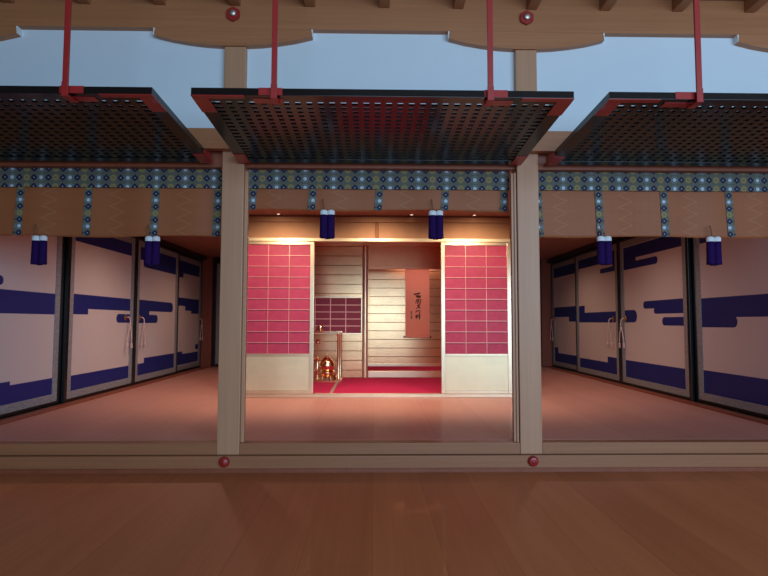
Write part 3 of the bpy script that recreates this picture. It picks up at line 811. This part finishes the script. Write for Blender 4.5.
# golden tea shelf and utensils -------------------------------------------------------
DX1, DX0, DY0, DY1 = -0.398, -1.26, 7.085, 7.50
dz = 0.037
ts = empty('tea_shelf', ((DX0 + DX1) / 2, (DY0 + DY1) / 2, dz), 'golden two board tea shelf standing on the crimson mat at the left', 'shelf')
hx_, hy_ = (DX1 - DX0) / 2, (DY1 - DY0) / 2
MB().box(-hx_, hx_, -hy_, hy_, 0, 0.030, 0.004).build('base_board', M['gold_polish'], ts)
MB().box(-hx_, hx_, -hy_, hy_, 0.624, 0.648, 0.004).build('top_board', M['gold_polish'], ts)
for sx in (-1, 1):
    for sy in (-1, 1):
        MB().lathe([(0.018, 0.0302), (0.020, 0.04), (0.018, 0.05), (0.018, 0.60), (0.021, 0.61), (0.018, 0.6238)], (sx * (hx_ - 0.034), sy * (hy_ - 0.034), 0), 16).build('leg', M['gold_polish'], ts)
BZ = dz + 0.0305
KX, KY = -0.590, 7.275
fu = empty('brazier', (KX, KY, BZ), 'round gold brazier on the tea shelf base under the kettle', 'brazier')
MB().lathe([(0, 0.022), (0.050, 0.022), (0.066, 0.032), (0.080, 0.055), (0.084, 0.080), (0.086, 0.098), (0.078, 0.098), (0.076, 0.080), (0.070, 0.055), (0, 0.04)], (0, 0, 0), 40).build('bowl', M['gold_polish'], fu)
for k in range(3):
    a = PI / 2 + 2 * PI * k / 3
    MB().lathe([(0, 0), (0.012, 0.0), (0.015, 0.008), (0.011, 0.020), (0.014, 0.034), (0, 0.036)], (0.062 * math.cos(a), 0.062 * math.sin(a), 0), 12).build('foot', M['gold_polish'], fu)
kt = empty('tea_kettle', (KX, KY, BZ + 0.082), 'round gold tea kettle sitting in the brazier', 'kettle')
MB().lathe([(0, -0.010), (0.040, -0.006), (0.064, 0.006), (0.074, 0.018), (0.090, 0.050), (0.097, 0.085), (0.094, 0.120), (0.082, 0.150), (0.062, 0.172), (0.048, 0.178), (0.047, 0.192), (0.040, 0.192)], (0, 0, 0), 40).build('body', M['gold_polish'], kt)
ld = MB().lathe([(0.0395, 0.192), (0.038, 0.199), (0.020, 0.206), (0, 0.207)], (0, 0, 0), 32).build('lid', M['gold_polish'], kt)
MB().lathe([(0.005, 0.206), (0.006, 0.212), (0.011, 0.220), (0.009, 0.228), (0, 0.231)], (0, 0, 0), 16).build('knob', M['gold_polish'], ld)
for s in (-1, 1):
    MB().tube([(s * (0.084 + 0.016 * math.sin(t)), 0.0, 0.145 + 0.016 * math.cos(t)) for t in [i * PI / 6 for i in range(0, 11)]], 0.004, 8).build('ring_lug', M['gold_polish'], kt)
st_ = MB().lathe([(0, 0), (0.030, 0.0), (0.032, 0.006), (0.022, 0.02), (0.020, 0.05), (0.027, 0.10), (0.028, 0.14), (0.020, 0.20), (0.018, 0.235), (0.025, 0.262), (0.029, 0.272), (0.024, 0.272), (0.014, 0.235), (0.014, 0.05), (0, 0.045)], (0, 0, 0), 28).build('ladle_stand', M['gold_polish'], None, (-0.716, 7.30, BZ))
tag(st_, 'slim gold vase holding the upright ladle beside the kettle', 'vase')
la_ = empty('tea_ladle', (-0.716, 7.30, BZ + 0.05), 'gold tea ladle standing upright with its round cup high', 'ladle')
MB().tube([(0, 0, 0), (0, 0, 0.2), (0.004, 0, 0.39), (0.006, -0.002, 0.40)], 0.0045, 8).build('handle', M['gold_polish'], la_)
MB().lathe([(0, 0.0), (0.024, 0.002), (0.027, 0.01), (0.028, 0.058), (0.025, 0.058), (0.024, 0.012), (0, 0.008)], (0.006, -0.004, 0.398), 24).build('cup', M['gold_polish'], la_)
o = MB().lathe([(0, 0), (0.030, 0), (0.044, 0.012), (0.050, 0.035), (0.049, 0.055), (0.044, 0.055), (0.044, 0.035), (0.03, 0.012), (0, 0.01)], (0, 0, 0), 28).build('waste_water_bowl', M['gold_polish'], None, (-0.476, 7.405, BZ))
tag(o, 'small gold bowl on the shelf base between kettle and right leg', 'bowl')
r = empty('tea_caddy', (-0.680, 7.27, dz + 0.6485), 'small gold tea caddy on top of the tea shelf', 'caddy')
MB().lathe([(0, 0), (0.022, 0), (0.030, 0.012), (0.033, 0.035), (0.032, 0.048)], (0, 0, 0), 24).build('body', M['gold_polish'], r)
MB().lathe([(0.0325, 0.0485), (0.032, 0.060), (0.024, 0.072), (0.008, 0.077), (0, 0.077)], (0, 0, 0), 24).build('lid', M['gold_polish'], r)
wj = empty('water_jar', (-0.845, 7.30, BZ), 'gold lidded water jar on the shelf base, half hidden by the left shoji screen', 'jar')
MB().lathe([(0, 0), (0.060, 0), (0.066, 0.01), (0.080, 0.07), (0.082, 0.12), (0.072, 0.16)], (0, 0, 0), 32).build('body', M['gold_polish'], wj)
MB().lathe([(0.0735, 0.1605), (0.07, 0.168), (0.012, 0.176), (0.010, 0.186), (0.015, 0.196), (0, 0.202)], (0, 0, 0), 32).build('lid', M['gold_polish'], wj)

# ------------------------------------------------------------------ lamps of the hall and tea room, plus added unseen fills
def emit(name, col, strength):
    m, nt, b = nmat(name)
    b.inputs['Emission Color'].default_value = (*col, 1); b.inputs['Emission Strength'].default_value = strength
    return m
M['lamp'] = emit('lamp_face', (1.0, 0.90, 0.78), 2.5)
def downlight(x, y, label, power=26):
    r = empty('ceiling_downlight', (x, y, CZ), label, 'lamp', 'small downlights in front of the tea room')
    MB().lathe([(0.018, -0.001), (0.027, -0.001), (0.028, -0.004), (0.024, -0.007), (0.018, -0.006)], (0, 0, 0), 24).build('trim_ring', M['brass'], r)
    MB().lathe([(0, -0.003), (0.0175, -0.003)], (0, 0, 0), 20).build('lamp_face', M['lamp'], r)
    s = spot('downlight_beam', (x, y, CZ - 0.02), (x, y + 0.02, 0), power, (1.0, 0.74, 0.50), 2.3, 0.8, 0.025)
    return r
downlight(-1.010, 5.93, 'small round ceiling lamp in front of the left red shoji', 0.04)
downlight(0.410, 5.93, 'small round ceiling lamp over the middle of the tea room front', 0.04)
downlight(1.085, 5.93, 'small round ceiling lamp in front of the right red shoji', 0.04)
WARM = (1.0, 0.74, 0.52)
for x in (-1.0, 0.05, 1.1):
    spot('hall_spotlight', (x, 5.15, CZ - 0.05), (x, TF, 0.55), 48, WARM, 2.15, 0.75, 0.05)
for x in (-1.95, 2.2):
    spot('aisle_downlight', (x, 6.1, CZ - 0.03), (x, 6.1, 0), 40 if x < 0 else 25, (1.0, 0.69, 0.56), 2.7, 0.8, 0.06)
area('tearoom_lamp', (0.0, TF + 0.16, TCZ - 0.05), (0.0, TF + 0.5, 0.0), 1.6, 0.08, 7.5, WARM, 1.9)
area('alcove_fill', (0.72, TB + 0.16, CZ - 0.13), (0.72, KB, 0.9), 0.7, 0.06, 2.4, (1.0, 0.66, 0.55), 2.2)  # unseen fill added behind the alcove head to brighten the scroll
for x in (-2.0, 2.25):
    spot('far_aisle_fill', (x, 8.3, CZ - 0.03), (x, 8.3, 0), 22, (1.0, 0.62, 0.45), 2.7, 0.8, 0.06)  # unseen spots added behind the posts to light the far doors
